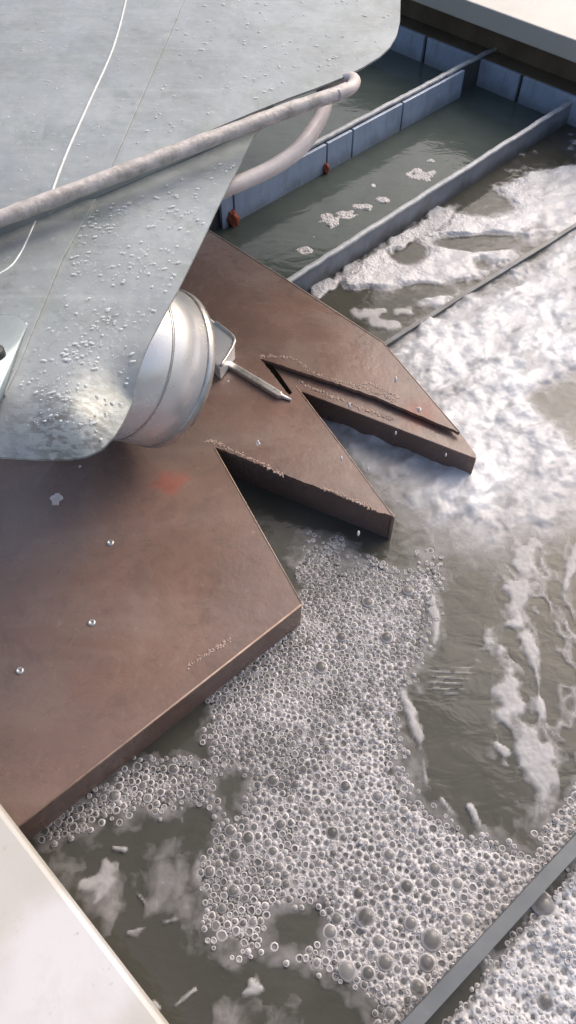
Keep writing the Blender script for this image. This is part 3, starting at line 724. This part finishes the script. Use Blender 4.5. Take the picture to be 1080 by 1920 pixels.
# bubble skins
def hz(x, y):
    i = np.clip(((x-gx[0])/G).round().astype(int), 0, len(gx)-1); j = np.clip(((y-gy[0])/G).round().astype(int), 0, len(gy)-1)
    return np.maximum(hgt[i, j], 0)
if len(BB):
    big = BB[:, 2] > .0057
    VV, FF_, RR, off = [], [], [], 0
    prof = ((1.0, -.12, .95), (1.0, .24, 1.), (-1.0, .38, .95), (-1.9, .36, .40), (.58, .42, .0), (.30, .47, .0))      # radius, height, rim
    for sel, seg in ((big, 14), (~big, 9)):
        b = BB[sel]; nb = len(b)
        if not nb: continue
        ang = np.arange(seg)*2*np.pi/seg
        rd = np.repeat(b[:, 2:3]*1.24, seg, 1)*(1+.04*np.sin(ang[None]*2+rng.uniform(0, 6.3, (nb, 1)))+.03*np.sin(ang[None]*3+rng.uniform(0, 6.3, (nb, 1))))
        ca, sa = np.cos(ang), np.sin(ang)
        for q in range(nb):                                     # walls shared with the neighbouring bubbles
            x, y, r = b[q]; ci, cj = int(x//cell), int(y//cell); m = 2 if r > .006 else 1; nbr = []
            for i_ in range(ci-m, ci+m+1):
                for j_ in range(cj-m, cj+m+1): nbr += table.get((i_, j_), ())
            A = np.array(nbr); dx, dy = A[:, 0]-x, A[:, 1]-y; D2 = dx*dx+dy*dy; k = (D2 > 1e-12) & (D2 < (1.3*(r+A[:, 2]))**2)
            if not k.any(): continue
            dx, dy, D2, rn = dx[k], dy[k], D2[k], A[k, 2]; D = np.sqrt(D2); pl = (D2+r*r-rn*rn)/(2*D)
            cs = (np.outer(dx/D, ca)+np.outer(dy/D, sa)); lim = np.where(cs > .15, pl[:, None]/np.maximum(cs, .15), 9)
            rd[q] = np.minimum(rd[q], np.maximum(lim.min(0), r*.55))
        wall = np.clip(.00135/b[:, 2:3], .10, .30)              # thickness of the pale border
        z0 = hz(b[:, 0], b[:, 1])-.0006; dome = rng.uniform(.55, 1.2, nb)+(b[:, 2] > .0075)*.5
        vs_, rm = [], []
        thick = .68+.75*np.clip(fbm(b[:, 0]*9, b[:, 1]*9, 91, 3)*1.6-.35, 0, 1); rimk = np.clip(rng.uniform(.45, .85, nb)*thick, 0, 1); milk_k = .6+.8*thick
        milk = np.where(b[:, 2] < .0040, rng.uniform(.08, .40, nb), rng.uniform(.06, .20, nb))*milk_k
        for pr, ph, k in prof:
            rr_ = rd*(pr if pr > 0 else 1+pr*wall*.8); zz = z0+b[:, 2]*ph*(dome if 0 < pr < .6 else 1.)
            vs_.append(np.stack([b[:, 0:1]+rr_*np.cos(ang), b[:, 1:2]+rr_*np.sin(ang), np.repeat(zz[:, None], seg, 1)], 2)); rm.append(np.repeat(np.maximum(k*rimk, milk)[:, None], seg, 1))
        vs_.append(np.stack([b[:, 0], b[:, 1], z0+b[:, 2]*.49*dome], 1)[:, None, :]); rm.append(milk[:, None])
        V = np.concatenate(vs_, 1); nv = V.shape[1]; f = []
        for r in range(len(prof)-1):
            for k in range(seg):
                a, c = r*seg+k, r*seg+(k+1) % seg; f += [(a, c, c+seg), (a, c+seg, a+seg)]
        r = len(prof)-1
        for k in range(seg): f.append((r*seg+k, r*seg+(k+1) % seg, nv-1))
        FF_.append((np.array(f)[None]+(np.arange(nb)*nv)[:, None, None]).reshape(-1, 3)+off)
        VV.append(V.reshape(-1, 3)); RR.append(np.concatenate(rm, 1).ravel()); off += nb*nv
    bo = np_mesh('foam_bubbles', np.concatenate(VV), np.concatenate(FF_), BUB, {'rim': np.concatenate(RR)})
    tag(bo, 'soap-like bubbles packed in rafts on the murky water', 'bubbles', None, 'stuff')
print('bubbles', len(BB), 'foam quads', len(quads))

# ------------------------------------------------------------------ water
bm = bmesh.new(); e0, e1 = A2-d2*4, B2+d2*4; back = -n2*6 if (-n2).y > 0 else n2*6
def sheet_of(name, off, mat):
    bm = bmesh.new(); bm.faces.new([bm.verts.new((v.x, v.y, 0)) for v in (e0, e1, e1+off, e0+off)])
    tag(obj(name, bm, mat), kind='structure')
bm.free()
sheet_of('water', -back, WATER); sheet_of('channel_water', back, GREENW)
# pale wet flecks lying on the brown plate
fl_me = []
spots = [(105, 938, .013), (786, 768, .006), (484, 832, .005), (428, 715, .003), (150, 875, .003)]

for i, (x, y, r) in enumerate(spots):
    bm = bmesh.new(); bmesh.ops.create_icosphere(bm, subdivisions=4, radius=1); c = P(x, y, ZP)
    k = random.random()*6
    for v in bm.verts:
        f = 1+.3*math.sin(v.co.x*3+k)*math.cos(v.co.y*4+k)+.12*math.sin(v.co.x*9+k)*math.sin(v.co.y*8)
        v.co = Vector((c.x+v.co.x*r*.7*f, c.y+v.co.y*r*f, c.z+v.co.z*min(r*.3, .0018)))
    o = obj('wet_fleck', bm, FLECK, chute, True)

pts = [P(x, y, z) for x, y, z in ((742, 812, .10), (836, 853, .10), (786, 768, .11), (484, 830, .10), (672, 1000, .08), (742, 712, .14), (640, 860, .09), (690, 880, .07), (655, 760, .10))]
SPRAY = mat_simple('white_spray', (.80, .79, .79), (.9, .89, .89), 60, .15, 0, 0, 100)
big_n = len(pts)
while len(pts) < big_n:
    x, y = random.uniform(640, 1150), random.uniform(420, 1010)
    if sdf_poly(np.array([float(x)]), np.array([float(y)]), [(700, 680), (1150, 400), (1150, 950), (900, 1010), (740, 960), (890, 860), (860, 800)])[0] > 8: pts.append(P(x, y, .02+random.random()**2*.07))
rr_ = np.concatenate([rng.uniform(.0016, .0034, big_n), np.zeros(0)]); bm = bmesh.new()
for p, r in zip(pts, rr_):
    st = bmesh.ops.create_icosphere(bm, subdivisions=1 if r < .0016 else 2, radius=1)
    for v in st['verts']: v.co = Vector((p.x+v.co.x*r*.75, p.y+v.co.y*r*.75+v.co.z*r*.4, p.z+v.co.z*r*1.9))
tag(obj('spray_drops', bm, SPRAY, None, True), 'pale drops of spray flying above the brown teeth and froth', 'spray', None, 'stuff')
